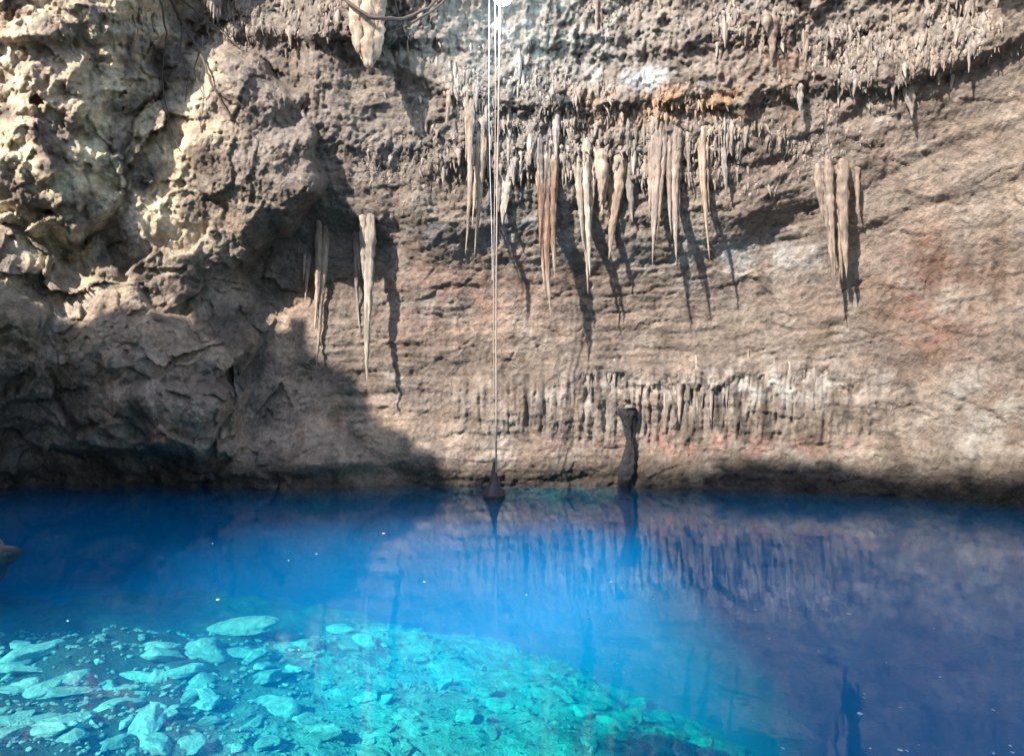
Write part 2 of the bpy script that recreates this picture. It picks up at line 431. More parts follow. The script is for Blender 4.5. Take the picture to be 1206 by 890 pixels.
idx = np.arange(nr * nc).reshape(nr, nc)
F = np.stack([idx[:-1, :-1], idx[:-1, 1:], idx[1:, 1:], idx[1:, :-1]], -1).reshape(-1, 4)
# the opening of the cenote: unseen roof cut to shape the sunlit areas
C = P[F].mean(1)
fpx = PX[F].mean(1); fpy = PY[F].mean(1); faz = A[F].mean(1)
s = 20.5 - C[:, 1]
Xw = C[:, 0] + .88 * s; Zw = C[:, 2] - s
OPEN = [(-16, 18), (-16, 2.8), (-9.2, 3.2), (-8.7, 4.4), (-8.1, 5.7), (-6.8, 6.0), (-6.4, 4.6), (-5.2, 3.5), (-4.0, 2.6), (-2.9, 1.4),
        (-1.8, .5), (0, .1), (2, .1), (4, .5), (7, .7), (9.5, 0), (11.5, -.9), (14, -1.8), (24, -5), (24, 18)]
OPEN2 = [(-.9, -4.6), (1, -4.2), (5, -4.4), (7.2, -4.8), (8.8, -7.5), (10.2, -10.5), (10.2, -15), (2.6, -15), (2.0, -9), (-.2, -6.8)]  # roof strip left between the openings to shade far water and wall foot
def in_poly(x, y, poly):
    c = np.zeros(len(x), bool); j = len(poly) - 1
    for i in range(len(poly)):
        xi, yi = poly[i]; xj, yj = poly[j]
        t = ((yi > y) != (yj > y)) & (x < (xj - xi) * (y - yi) / (yj - yi + 1e-9) + xi)
        c ^= t; j = i
    return c
jx = .35 * fbm(C, .6, 3, off=201); jz = .35 * fbm(C, .6, 3, off=301)
outside = (fpy < -45) | (np.abs(faz) > math.radians(37))
cut = (in_poly(Xw + jx, Zw + jz, OPEN) | in_poly(Xw + 2.5 * jx, Zw + 2.5 * jz, OPEN2)) & outside & (C[:, 0] < 9.5) & ((np.abs(faz) > math.radians(52)) | (C[:, 2] > 12.0)) & (C[:, 2] > 2.0)
# gap added behind the viewer, on the right, to let in sky fill
cut |= (C[:, 0] > 3 + jx) & (C[:, 1] < 4 + jz) & (C[:, 2] > 2.5) & (np.abs(faz) > math.radians(60))
F = F[~cut]
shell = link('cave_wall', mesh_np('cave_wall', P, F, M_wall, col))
tag(shell, 'tan layered limestone wall curving up into the grey dripping vault', kind='structure')
PXg = PX.reshape(nr, nc)
Pg = P.reshape(nr, nc, 3)
i0 = int(np.argmin(np.abs(el - el_d[0]))); j0 = int(np.argmin(np.abs(az - az_d[0])))
def shell_pt(px, py):
    a = math.atan((px - CX) / FPX); e = math.atan((CY - py) / FPX * math.cos(a))
    j = np.searchsorted(az, a); i = np.searchsorted(el, e)
    return Pg[min(max(i, 0), nr - 1), min(max(j, 0), nc - 1)]

# ------------------------------------------------------------------ rock masses on the left
def blob_dirs(sub):
    bm = bmesh.new(); bmesh.ops.create_icosphere(bm, subdivisions=sub, radius=1)
    V = np.array([v.co[:] for v in bm.verts]); Fc = np.array([[v.index for v in f.verts] for f in bm.faces])
    bm.free(); return V, Fc
_ico = {}
def ico(sub):
    if sub not in _ico: _ico[sub] = blob_dirs(sub)
    return _ico[sub]

def rock_blob(name, outline, cpx, Yc, T, sub, tilt=(0, 0), colr=(.4, .33, .25), amp=1.0, mat=None, pw=1.0, seed=0, label=None, cat='rock', vert=.5, craggy=1.0):
    D, Fc = ico(sub)
    ol = np.array([at(x, y, Yc)[:] for x, y in outline])[:, [0, 2]]
    c = np.array(at(cpx[0], cpx[1], Yc)[:])[[0, 2]]
    r = ol - c; ang = np.arctan2(r[:, 1], r[:, 0]); rad_ = np.hypot(r[:, 0], r[:, 1])
    o = np.argsort(ang); ang = ang[o]; rad_ = rad_[o]
    ang = np.concatenate([ang - 2 * np.pi, ang, ang + 2 * np.pi]); rad_ = np.tile(rad_, 3)
    a = np.arctan2(D[:, 2], D[:, 0]); sphi = np.hypot(D[:, 0], D[:, 2])
    Rr = np.interp(a, ang, rad_)
    sp = sphi ** pw
    x = c[0] + Rr * sp * np.cos(a); z = c[1] + Rr * sp * np.sin(a)
    y = Yc + T * D[:, 1] + tilt[0] * (x - c[0]) + tilt[1] * (z - c[1])
    V = np.stack([x, y, z], 1).astype(np.float32)
    nrm = D * np.array([1 / np.mean(rad_), 1 / T, 1 / np.mean(rad_)]); nrm /= np.linalg.norm(nrm, axis=1, keepdims=True)
    S = V + seed * 3.7
    W = S + .35 * np.stack([fbm(S, .8, 3, off=5), fbm(S, .8, 3, off=21), fbm(S, .8, 3, off=47)], 1)
    e = .55 * fbm(W, .45, 3, off=1) + .34 * craggy * ridged(W, .95, 5, .58, off=7) + .09 * fbm(S, 4.5, 4, .6, off=3)
    Wv = W * np.array([1, 1, .35], dtype=np.float32)
    e += vert * .26 * ridged(Wv, 2.2, 4, .6, off=11)
    e += .05 * ridged(S, 7.5, 3, .6, off=43) * craggy + .02 * fbm(S, 17, 3, .6, off=44)
    e += vert * .09 * ridged(W * np.array([1, 1, .45], dtype=np.float32), 4.6, 3, .6, off=143)
    e -= .25 * sst(.6, .95, ridged(W, .6, 2, .5, off=77))
    V2 = V + nrm * (amp * e)[:, None]
    cc = np.array(colr) * (1 + .5 * fbm(S, .6, 5, .6, off=9)[:, None])
    w = sst(.05, .35, fbm(S, .8, 4, .6, off=19))[:, None] * .5
    cc = cc * (1 - w) + np.array([.47, .40, .30]) * w
    w = sst(.1, .4, fbm(S, .5, 4, .6, off=29))[:, None] * .5
    cc = cc * (1 - w) + np.array([.25, .19, .15]) * w
    lo = sst(.9, .1, V2[:, 2])[:, None]; cc = cc * (1 - .4 * lo)
    ob = link(name, mesh_np(name, V2, Fc, mat or M_left, np.clip(cc, .03, .7)))
    if label: tag(ob, label, cat)
    else: ob['kind'] = 'structure'
    return ob

blobs = []
blobs.append(rock_blob('water_rock', [(-60, 690), (-60, 648), (0, 643), (12, 644), (24, 648), (22, 654), (4, 668)], (-14, 658), 13.3, .3, 5,
    colr=(.69, .69, .68), amp=.05, vert=.1, seed=7, label='small pale grey rock breaking the water at the left edge'))

# ------------------------------------------------------------------ pool bed
EDGE = np.array([(-30, 14.5), (-10.7, 15.5), (-5.8, 16.5), (-3, 16.9), (.3, 16.2), (2.3, 14.4), (3.3, 12.2), (3.8, 10.8), (4.2, 6), (4.6, -10)])
def edge_dist(X, Y):
    """signed distance past the drop-off (positive = deep side)"""
    best = np.full(X.shape, 1e9); sgn = np.zeros(X.shape)
    for k in range(len(EDGE) - 1):
        a = EDGE[k]; b = EDGE[k + 1]; ab = b - a
        t = np.clip(((X - a[0]) * ab[0] + (Y - a[1]) * ab[1]) / (ab @ ab), 0, 1)
        dx = X - (a[0] + t * ab[0]); dy = Y - (a[1] + t * ab[1])
        dd = np.hypot(dx, dy); cr_ = ab[0] * dy - ab[1] * dx
        m = dd < best; best = np.where(m, dd, best); sgn = np.where(m, np.sign(cr_), sgn)
    return best * sgn
def bed_z(X, Y, detail=True):
    X = np.asarray(X, float); Y = np.asarray(Y, float)
    e = edge_dist(X, Y) + 1.1 * fbm(np.stack([X, Y, 0 * X + 3], -1).reshape(-1, 3), .35, 3, off=61).reshape(X.shape)
    Z = -(.62 + .18 * np.clip(X + 6, 0, 20) + .06 * (Y - 8))
    Z = Z - .26 * np.clip(e + .8, 0, None) - .25 * np.clip(e - 2.2, 0, None) - .4 * np.clip(e - 4.5, 0, None) - .25 * np.clip(e + 3, 0, 3)
    Z = np.maximum(Z, -13)
    if detail:
        Pn = np.stack([X, Y, np.zeros_like(X)], -1).reshape(-1, 3)
        n = .32 * fbm(Pn, .5, 3, off=3) + .14 * ridged(Pn, 1.3, 4, .55, off=5) + .06 * fbm(Pn, 5, 3, off=8)
        Z = Z + n.reshape(X.shape)
    return Z
gx = np.arange(-24, 24, .11); gy = np.arange(-6, 26, .11)
GX, GY = np.meshgrid(gx, gy)
GZ = bed_z(GX, GY)
Vb = np.stack([GX.ravel(), GY.ravel(), GZ.ravel()], 1)
ib = np.arange(len(Vb)).reshape(GX.shape)
Fb = np.stack([ib[:-1, :-1], ib[:-1, 1:], ib[1:, 1:], ib[1:, :-1]], -1).reshape(-1, 4)
nb = fbm(Vb, .8, 4, .6, off=66)[:, None]
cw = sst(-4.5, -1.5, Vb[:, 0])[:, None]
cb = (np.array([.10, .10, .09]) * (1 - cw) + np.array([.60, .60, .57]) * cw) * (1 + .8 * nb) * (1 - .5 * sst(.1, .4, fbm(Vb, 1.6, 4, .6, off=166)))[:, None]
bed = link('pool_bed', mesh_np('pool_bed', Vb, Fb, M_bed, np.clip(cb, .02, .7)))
tag(bed, 'rocky bed of the pool sloping away under the blue water', kind='structure')

# water body: a closed volume whose top face is the surface
wv = [(-26, -7, -15), (26, -7, -15), (26, 27, -15), (-26, 27, -15), (-26, -7, 0), (26, -7, 0), (26, 27, 0), (-26, 27, 0)]
wf = [(0, 3, 2, 1), (4, 5, 6, 7), (0, 1, 5, 4), (1, 2, 6, 5), (2, 3, 7, 6), (3, 0, 4, 7)]
water = link('water', mesh_np('water', np.array(wv, float), np.array(wf), M_water, smooth=False))
tag(water, 'still clear water, turquoise over the stones and deep blue beyond', kind='structure')

# ------------------------------------------------------------------ stones under the water
def stone_mesh(k, flat=.4, sub=3):
    r = np.random.default_rng(100 + k)
    D, Fc = ico(sub)
    V = D.copy()
    for _ in range(9):     # planar chops give broken faces
        n = r.normal(size=3); n /= np.linalg.norm(n); dd = r.uniform(.5, .85)
        t = V @ n - dd; V = V - np.outer(np.clip(t, 0, None), n)
    V = V * (1 + .28 * fbm(V, 1.3, 3, off=k * 7.0)[:, None])
    V = V * (1 + .05 * ridged(V + k, 3.2, 3, .6) + .05 * fbm(V + k, 7.0, 3, .6))[:, None]
    V = V * np.array([1, r.uniform(.5, .9), flat * r.uniform(.6, 1.1)])
    return V, Fc
stone_meshes = []
for k in range(12):
    V, Fc = stone_mesh(k, sub=4)
    stone_meshes.append(mesh_np('stone', V, Fc, M_stone))
def bed_at_pixel(px, py):
    t = (py - CY) / FPX
    Y = 10.0
    for _ in range(40):
        X = (px - CX) / FPX * Y
        z = float(bed_z(np.array([X]), np.array([Y]), False)[0])
        Y = .5 * Y + .5 * (CAM_H - z) / t
    return (px - CX) / FPX * Y, Y, z
def put_stone(px, py, wpx, label, group=None, k=None, fl=1.0, rz=None, lift=.1, wy=1.0):
    X, Y, _ = bed_at_pixel(px, py)
    z = float(bed_z(np.array([X]), np.array([Y]))[0])
    s = wpx / 2 / FPX * Y
    k = random.randrange(12) if k is None else k
    o = link('stone', stone_meshes[k]); o.location = (X, Y, z + lift * s)
    o.scale = (s, s * wy, s * fl)
    o.rotation_euler = (random.uniform(-.25, .25), random.uniform(-.25, .25), random.uniform(0, 6.28) if rz is None else rz)
    tag(o, label, 'stone', group)
    return o
special = [(289, 760, 90, 'long flat turquoise slab under water, highest of the bright stones', .5, 0.0),
    (186, 776, 62, 'flat oval pale stone under water, left of the long turquoise slab', .6, .2),
    (167, 797, 50, 'smaller flat stone just below the oval pale stone under water', .6, .1),
    (337, 803, 30, 'small bright three cornered stone alone on dark bed under water', 1.0, .5),
    (238, 783, 45, 'thin pale stone under water between the oval stone and the long slab', .6, .1),
    (380, 876, 62, 'rounded yellowish stone at the bottom edge under water', 1.0, .2),
    (75, 820, 64, 'broad pale slab under water near the left edge', .5, .1),
    (245, 860, 40, 'roundish grey stone under water left of the yellowish bottom stone', 1.0, .4),
    (22, 790, 60, 'bright stone under water cut by the left edge, higher than the rest there', .6, .2),
    (60, 872, 80, 'wide grey slab under water in the bottom left corner', .6, .1),
    (245, 840, 22, 'small cream topped stone under water, warmest in colour', .9, .1)]
for px, py, w, lab, fl, rz in special:
    put_stone(px, py, w, lab, fl=fl, rz=rz, lift=.25, wy=.6)
GST = 'submerged stones strewn over the sunlit bed'
def pix_stone():
    while True:
        px = random.uniform(-10, 880); py = random.uniform(700, 895)
        lim = np.interp(px, [0, 380, 480, 620, 760, 860], [765, 755, 708, 712, 765, 850])
        if py > lim: return px, py
cnt = 0
while cnt < 280:
    px, py = pix_stone()
    w = random.choice([14, 18, 22, 28, 34, 44, 58, 72]) * (1.0 if px < 330 else .6)
    sz = 'broad flat' if w > 40 else ('middling' if w > 20 else 'small')
    rg = 'in the bottom left corner of the pool' if px < 200 and py > 800 else ('on the dark left part of the pool bed' if px < 330 else ('on the pale slope below the ropes' if px < 600 else 'near the drop off to deep blue'))
    put_stone(px, py, w, sz + ' pale sunken stone ' + rg, sz + ' sunken stones ' + rg, fl=random.uniform(.5, 1.1), wy=random.uniform(.6, 1.0)); cnt += 1
allV, allF, off = [], [], 0
small = [stone_mesh(k + 50, .6, 1) for k in range(8)]
for _ in range(3600):
    px = random.uniform(-20, 860); py = random.uniform(700, 900)
    lim = np.interp(px, [0, 380, 480, 620, 760, 860], [750, 740, 705, 708, 760, 850])
    if py < lim: continue
    X, Y, _z = bed_at_pixel(px, py) if False else (0, 0, 0)
    t = (py - CY) / FPX; Y = (CAM_H + 1.3) / t
    for _i in range(6):
        X = (px - CX) / FPX * Y; z = -(.62 + .18 * min(max(X + 6, 0), 20) + .06 * (Y - 8)); Y = (CAM_H - z) / t
    allF.append((X, Y, random.choice([3, 4, 5, 7, 9, 11]) / 2 / FPX * Y, random.randrange(8), random.uniform(0, 6.28)))
XX = np.array([a[0] for a in allF]); YY = np.array([a[1] for a in allF]); ZZ = bed_z(XX, YY)
VV, FF = [], []; off = 0
for (X, Y, s, k, rz), z in zip(allF, ZZ):
    V, Fc = small[k]; c_, s_ = math.cos(rz), math.sin(rz)
    W = np.stack([V[:, 0] * c_ - V[:, 1] * s_, V[:, 0] * s_ + V[:, 1] * c_, V[:, 2]], 1) * s + np.array([X, Y, z + .2 * s])
    VV.append(W); FF.append(Fc + off); off += len(V)
rub = link('rubble', mesh_np('rubble', np.concatenate(VV), np.concatenate(FF), M_stone, smooth=False))
tag(rub, 'fine pale rubble scattered between the submerged stones', 'rubble', kind='stuff')

# ------------------------------------------------------------------ dripstone
def drip_mesh(length, r0, r1=.012, flare=.2, strands=1, seed=0, ns=18, nz=44, colr=(.42, .31, .24), band=None, bend=.06, wide=1.0, blunt=False):
    """a hanging stalactite: local origin at the root, hanging to z=-length"""
    r = np.random.default_rng(seed)
    VV, FF = [], []; off = 0; CC = []
    for sidx in range(strands):
        if strands == 1: ox = oy = 0.0; Ls = length; rr = r0
        else:
            ox = r0 * wide * (-1 + 2 * (sidx + .5) / strands) + r.normal() * r0 * .12; oy = r.normal() * r0 * .35
            Ls = length * (1.0 if sidx == strands // 2 else (r.uniform(.84, .98) if blunt else r.uniform(.35, .9))); rr = r0 * r.uniform(.5, .8) * 1.6 / math.sqrt(strands)
        t = np.linspace(0, 1, nz); th = np.linspace(0, 2 * np.pi, ns, endpoint=False)
        prof = rr * ((1 - t) * .35 + .5 * (1 - t ** 2.5)) + rr * flare * .7 * np.exp(-t * Ls / (rr * 2.2))
        if blunt: prof = rr * 1.1 * (1 - t ** 7) ** .5
        prof = np.maximum(prof, 0) * (.5 + .5 * sst(0, .14, t)) + r1 * (1 - t ** 8)
        T, TH = np.meshgrid(t, th, indexing='ij')
        z = -T * Ls
        q = np.stack([np.cos(TH).ravel() * 1.3 + seed, np.sin(TH).ravel() * 1.3 + sidx * 5, z.ravel() * .9], 1)
        fl = 1 + .55 * ridged(q, 1.5, 3, .65) + .45 * perlin(np.stack([q[:, 0] * .2, q[:, 1] * .2, z.ravel() * 7 / max(1, rr * 10)], 1))
        fl = fl.reshape(T.shape)
        bx = bend * Ls * (np.sin(T * 2.2 + seed) - math.sin(seed)) * T * .4
        by = bend * Ls * (np.cos(T * 2.7 + seed * 2)) * T * .2
        x = ox * (1 - .25 * T) + bx + prof[:, None] * fl * np.cos(TH); y = oy + by + prof[:, None] * fl * np.sin(TH) * .8
        k0 = (T == 0).ravel(); k1 = k0 * .8; V = np.stack([x.ravel() * (1 - k1) + ox * k1, (y.ravel() * (1 - k1) + .3 * k0), z.ravel() + .34 * k0], 1)
        ii = np.arange(nz * ns).reshape(nz, ns); jj = np.roll(ii, -1, axis=1)
        Fq = np.stack([ii[:-1], ii[1:], jj[1:], jj[:-1]], -1).reshape(-1, 4)
        c = np.tile(np.array(colr), (len(V), 1)) * (1 + .3 * fbm(V + seed, 3.0, 3)[:, None]) * (1 + .7 * fbm(V * np.array([3.5, 3.5, .3]) + seed * 3, 3.0, 3)[:, None])
        if band:
            f0, f1, bc = band
            w = (sst(f0 - .1, f0 + .05, T) * (1 - sst(f1 - .05, f1 + .1, T))).ravel()[:, None]
            c = c * (1 - w) + np.array(bc) * w
        VV.append(V); FF.append(Fq + off); CC.append(c); off += len(V)
    return mesh_np('stalactite', np.concatenate(VV), np.concatenate(FF), M_drip, np.clip(np.concatenate(CC) * 1.1, .03, .72))

TAN = (.32, .245, .19); GRY = (.25, .22, .195); PALE = (.37, .32, .265); BRN = (.22, .17, .135)
# root px, root py, tip px, tip py, width px, strands, colour, band, label, forward
BIG = [
 (553, 128, 551, 302, 8, 1, TAN, None, 'long thin tan stalactite, left one of the pair beside the ropes', .0),
 (567, 150, 568, 306, 10, 2, TAN, None, 'long ribbed tan stalactite just left of the ropes', .0),
 (603, 150, 604, 218, 9, 2, GRY, None, 'short grey stalactite just right of the ropes', .0),
 (644, 180, 649, 376, 15, 2, TAN, (.28, .75, (.21, .13, .09)), 'long stalactite stained rusty orange along its middle', .1),
 (636, 180, 638, 228, 6, 1, GRY, None, 'stubby grey stalactite touching the left of the rusty stained one', .15),
 (684, 192, 685, 347, 12, 2, PALE, None, 'long pale stalactite between the rusty one and the broad toothed one', .1),
 (695, 205, 691, 300, 7, 1, PALE, None, 'slim pale stalactite close right of the long pale one', .1),
 (722, 200, 716, 305, 25, 4, TAN, None, 'broad stalactite narrowing like a tooth to one point', .1),
 (776, 158, 783, 318, 14, 3, (.26, .205, .17), None, 'reddish stalactite, left of the two ending in thin straws', .0),
 (795, 162, 795, 312, 14, 3, (.26, .205, .17), None, 'reddish stalactite, right of the two ending in thin straws', .0),
 (828, 160, 835, 308, 9, 1, (.37, .28, .21), None, 'straight tan stalactite with a long slanting shadow to its right', .1),
 (979, 195, 988, 352, 26, 5, BRN, None, 'broad brown ribbed stalactite curtain on the right wall', .25),
 (1009, 198, 1013, 252, 5, 1, BRN, None, 'thin brown stalactite right of the broad ribbed curtain', .1),
 (379, 262, 376, 442, 9, 1, TAN, None, 'long stalactite nearest to the grey overhang', .05),
 (363, 275, 363, 362, 6, 1, TAN, None, 'thin stalactite between the grey overhang and the long pale one', .0),
 (432, 250, 429, 458, 11, 0, (.33, .28, .225), None, 'long ribbed stalactite right of the dark recess, lowest tip of the row', -.05),
 (420, 270, 423, 400, 6, 1, GRY, None, 'thin stalactite hugging the left of the lowest hanging one', .05),
 (432, -45, 431, 82, 30, 5, (.36, .27, .20), None, 'thick tan fluted column cut by the top edge of the picture', .9),
 (702, -5, 700, 62, 10, 2, BRN, None, 'brown stalactite high up, right of the bright light', .1),
 (733, 5, 731, 52, 13, 2, (.32, .26, .17), None, 'stubby ochre stalactite high up beside the brown one', .1),
 (748, 8, 753, 60, 9, 2, BRN, None, 'dark brown stalactite, right one of the three high up', .1),
 (690, 62, 690, 92, 4, 1, PALE, None, 'tiny white straw stalactite high up under the brown ones', .1),
 (938, 105, 940, 140, 9, 2, GRY, None, 'short grey stalactite with a dark slanting shadow, upper right vault', .2),
 (1070, 105, 1073, 140, 9, 2, GRY, None, 'short grey stalactite on the far right edge of the toothed fringe', .25),
 (880, 20, 882, 58, 22, 4, BRN, None, 'squat brown stalactite cluster over a dark hole near the top', .25),
 (905, 25, 906, 78, 12, 2, BRN, None, 'brown stalactite hanging right of the squat brown cluster', .2),
 (526, 92, 528, 150, 10, 2, TAN, None, 'short tan stalactite left of the pair beside the ropes', .1),
 (594, 222, 596, 265, 14, 3, PALE, None, 'short pale stalactite cluster below the grey one by the ropes', .2),
 (655, 148, 657, 190, 8, 1, GRY, None, 'short grey stalactite above the rusty stained one', .1),
 (741, 205, 742, 262, 9, 1, GRY, None, 'short grey stalactite right of the broad toothed one', .05),
 (852, 175, 853, 232, 6, 1, GRY, None, 'short thin stalactite right of the straight tan one', .05),
 (800, 450, 800, 500, 7, 1, GRY, None, 'dark little stalactite on the low ledge near the standing dark pillar', .1),
]
deps = bpy.context.evaluated_depsgraph_get()
for i, (x0, y0, x1, y1, w, st, c, band, lab, fw) in enumerate(BIG):
    if y1 - y0 > 60: st += 2
    if 540 < x0 < 870 and y0 > 120: y0 -= 16
    p = shell_pt(x0, y0)
    Y = float(p[1]) + .13 - fw * .6
    y0 -= 5; top = at(x0, y0, Y); tip = at(x1, y1, Y)
    Ln = top.z - tip.z
    me = drip_mesh(Ln, w * (1.05 if w > 28 else 1.2) / 2 / FPX * Y, r1=.010, strands=st, seed=i + 1, colr=c, band=band, bend=.02 if w > 28 else .08, blunt=w > 28)
    o = link('stalactite', me); o.location = top
    tag(o, lab, 'stalactite', 'long stalactites hanging from the vault')

# small ones over the vault and along the low ledge
def cone_arrays(k, ns=6):
    r = np.random.default_rng(500 + k); ts = np.array([-.4, 0, .35, .72, 1.0]); rr = np.array([.3, 1.2, .9, .5, .14])
    th = np.linspace(0, 2 * np.pi, ns, endpoint=False)
    V = []
    bx, by = r.normal(size=2) * .25
    for t, q in zip(ts, rr):
        rad_ = q * (1 + r.normal(size=ns) * .28)
        V.append(np.stack([np.cos(th) * rad_ + bx * t, np.sin(th) * rad_ + by * t, np.full(ns, -t)], 1))
    V = np.concatenate(V); ii = np.arange(len(V)).reshape(5, ns); jj = np.roll(ii, -1, axis=1)
    Fq = np.stack([ii[:-1], ii[1:], jj[1:], jj[:-1]], -1).reshape(-1, 4)
    return V, Fq
CON = [cone_arrays(k) for k in range(14)]
ZONES = [  # cx, cy, rx, ry, weight, length px, width px
 (300, 18, 95, 36, 6, 15, 3.8), (560, 115, 60, 45, 5, 15, 4.2), (650, 140, 110, 40, 4.5, 15, 4.2), (640, 190, 95, 16, 2.5, 24, 6),
 (790, 128, 80, 16, 3, 12, 4), (840, 165, 50, 16, 2, 18, 4.2), (1060, 60, 120, 30, 5, 15, 4.4), (1150, 15, 80, 34, 3, 16, 4.8), (1000, 95, 70, 14, 2, 14, 4.2),
 (870, 30, 50, 24, 3, 17, 4.5), (740, 200, 90, 14, 3, 17, 4.6), (930, 175, 80, 26, 4, 8, 3), (860, 220, 60, 24, 1, 8, 3), (480, 205, 60, 26, 3, 7, 3),
 (700, 30, 90, 35, 1.5, 9, 3.6), (420, 60, 40, 40, 1, 9, 3.4), (1000, 135, 90, 25, 2, 8, 3.2)]
wts = np.array([z[4] for z in ZONES], float); wts /= wts.sum()
items = []
NC = 10500
zi = rng.choice(len(ZONES), NC, p=wts)
def patch(p): return float(fbm(np.array([p]), .9, 3, .6, off=700)[0])
for k in zi:
    cx, cy_, rx, ry, _, ln, wd = ZONES[k]
    px = cx + rng.normal() * rx * .62; py = cy_ + rng.normal() * ry * .62
    if not (-60 < px < 1270 and -70 < py < 300): continue
    if py > interp(px, LEDGE) - 15: continue
    p = shell_pt(px, py)
    if patch(p) < rng.uniform(-.12, .16) - .16 * (py > 150): continue
    q = math.exp(rng.normal() * .55 - .12)
    Y = p[1]; Lm = .46 * ln * q / FPX * Y; Wm = wd * .8 * rng.uniform(.6, 1.3) * q ** .5 / 2 / FPX * Y
    items.append((p[0], Y + Wm * .5, p[2] + .06 + Lm * .15, Lm, Wm, rng.uniform(0, 6.28), rng.integers(14), px))
for k in range(64):       # fringe under the low ledge
    px = rng.uniform(655, 985); py = 456 + 8 * math.sin(px / 40) + 5 * math.sin(px / 13) + rng.normal() * 5
    p = shell_pt(px, py - 8); Y = p[1]
    ln = rng.choice([10, 14, 20, 28, 40, 55]) * (1 if px > 770 else .6); wd = rng.uniform(3.0, 7.5)
    items.append((p[0], Y + .05 + wd / 2 / FPX * Y * .7, p[2] + .02, ln / FPX * Y, wd / 2 / FPX * Y, rng.uniform(0, 6.28), rng.integers(14), -px))
items.sort(key=lambda a: -a[3] * (2.5 if a[7] < 0 else 1))
cone_me = []
for k in range(14):
    V, Fq = CON[k]
    V5 = V.copy()
    cone_me.append(mesh_np('small_stalactite', V5, Fq, M_drip, np.tile((np.array([.235, .197, .168]) * 1.35) * (.85 + .03 * k), (len(V), 1))))
cone_low = [mesh_np('small_stalactite', CON[k][0], CON[k][1], M_drip, np.tile((np.array([.30, .255, .22]) * 1.02) * (.8 + .03 * k), (len(CON[k][0]), 1))) for k in range(14)]
for it in items[:290]:
    X, Y, Z, Lm, Wm, rz, k, px = it
    o = link('small_stalactite', (cone_low if px < 0 else cone_me)[k]); o.location = (X, Y, Z); o.scale = (Wm, Wm, Lm); o.rotation_euler = (0, 0, rz)
    ip = CY - (Z - CAM_H) / Y * FPX
    if px < 0:
        wh = 'left, behind the dark column' if -px < 760 else ('middle, right of the dark column' if -px < 880 else 'pale right end')
        tag(o, 'small stalactite in the low wall fringe, ' + wh, 'stalactite', 'small stalactites of the low fringe, ' + wh)
    else:
        wh = ('over the grey overhang' if px < 430 else 'around the pair beside the ropes' if px < 600 else 'above the rusty and toothed ones' if px < 760 else 'around the orange stained rock' if px < 930 else 'in the upper right comb')
        wh += ', high on the vault' if ip < 110 else ', at the lip of the vault'
        ln_ = 'long' if Lm > .62 else 'short'
        tag(o, ln_ + ' little grey stalactite ' + wh, 'stalactite', ln_ + ' little stalactites ' + wh)
VV, FF, CC = [], [], []; off = 0
for (X, Y, Z, Lm, Wm, rz, k, px) in items[290:]:
    V, Fq = CON[k]; c_, s_ = math.cos(rz), math.sin(rz)
    tx, ty = rng.normal(size=2) * .15 * Lm
    W = np.stack([(V[:, 0] * c_ - V[:, 1] * s_) * Wm + X + tx * -V[:, 2], (V[:, 0] * s_ + V[:, 1] * c_) * Wm + Y + ty * -V[:, 2], V[:, 2] * Lm + Z], 1)
    VV.append(W); FF.append(Fq + off); off += len(V)
    b = (np.array([.235, .197, .168]) * 1.18) * rng.uniform(.75, 1.2)
    w = gs(px, 0, 800, 0, 120, 1) * gs(0, CY - (Z - CAM_H) / Y * FPX, 0, 122, 1, 22)
    b = b * (1 - w) + (np.array([.31, .20, .13]) * 1.3) * w
    CC.append(np.tile(b, (len(V), 1)))
teeth = link('stalactite_fringe', mesh_np('stalactite_fringe', np.concatenate(VV), np.concatenate(FF), M_drip, np.concatenate(CC)))
tag(teeth, 'countless tiny drip teeth covering the vault', 'stalactites', kind='stuff')

# ------------------------------------------------------------------ tubes: ropes, roots
def tube(pts, radii, ns=8, twist=0.0):
    pts = [Vector(p) for p in pts]; V = []; 
    for i, p in enumerate(pts):
        d_ = (pts[min(i + 1, len(pts) - 1)] - pts[max(i - 1, 0)]).normalized()
        u = d_.cross(Vector((.3, 1, .2))).normalized(); v = d_.cross(u)
        r = radii[i] if hasattr(radii, '__len__') else radii
        for k in range(ns):
            a = 2 * math.pi * k / ns + twist * i
            rr = r * (1 + (.18 if twist and k % 2 else 0))
            V.append(p + u * (rr * math.cos(a)) + v * (rr * math.sin(a)))
    n = len(pts); ii = np.arange(n * ns).reshape(n, ns); jj = np.roll(ii, -1, axis=1)
    Fq = np.stack([ii[:-1], ii[1:], jj[1:], jj[:-1]], -1).reshape(-1, 4)
    return np.array([v[:] for v in V]), Fq
def line(a, b, n=60, wob=0.0, seed=0):
    r = random.Random(seed); ph = r.uniform(0, 6)
    return [a.lerp(b, i / n) + Vector((wob * math.sin(i / n * 7 + ph), wob * math.cos(i / n * 5 + ph), 0)) for i in range(n + 1)]
def rope(name, a, b, r, mat, label, seed, wob=.015, cat='rope'):
    V, Fq = tube(line(a, b, 160, wob, seed), r, 8, .6)
    return tag(link(name, mesh_np(name, V, Fq, mat)), label, cat, 'ropes hanging from the light to the water')
YR0, YR1 = 18.0, 18.9
rope('rope', at(588, -28, YR0), at(583.5, 556, YR1), .021, M_rope, 'thick dull main rope running from the bright light down to the dark float', 1)
rope('rope', at(583, -28, YR0 + .05), at(582, 470, YR1 + .03), .012, M_rope, 'thin tan rope hanging against the left of the thick main rope', 2)
rope('rope', at(575, -28, YR0), at(579, 330, YR1 - .1), .007, M_cable, 'short thin white rope left of the others, ending halfway down', 3, .02)
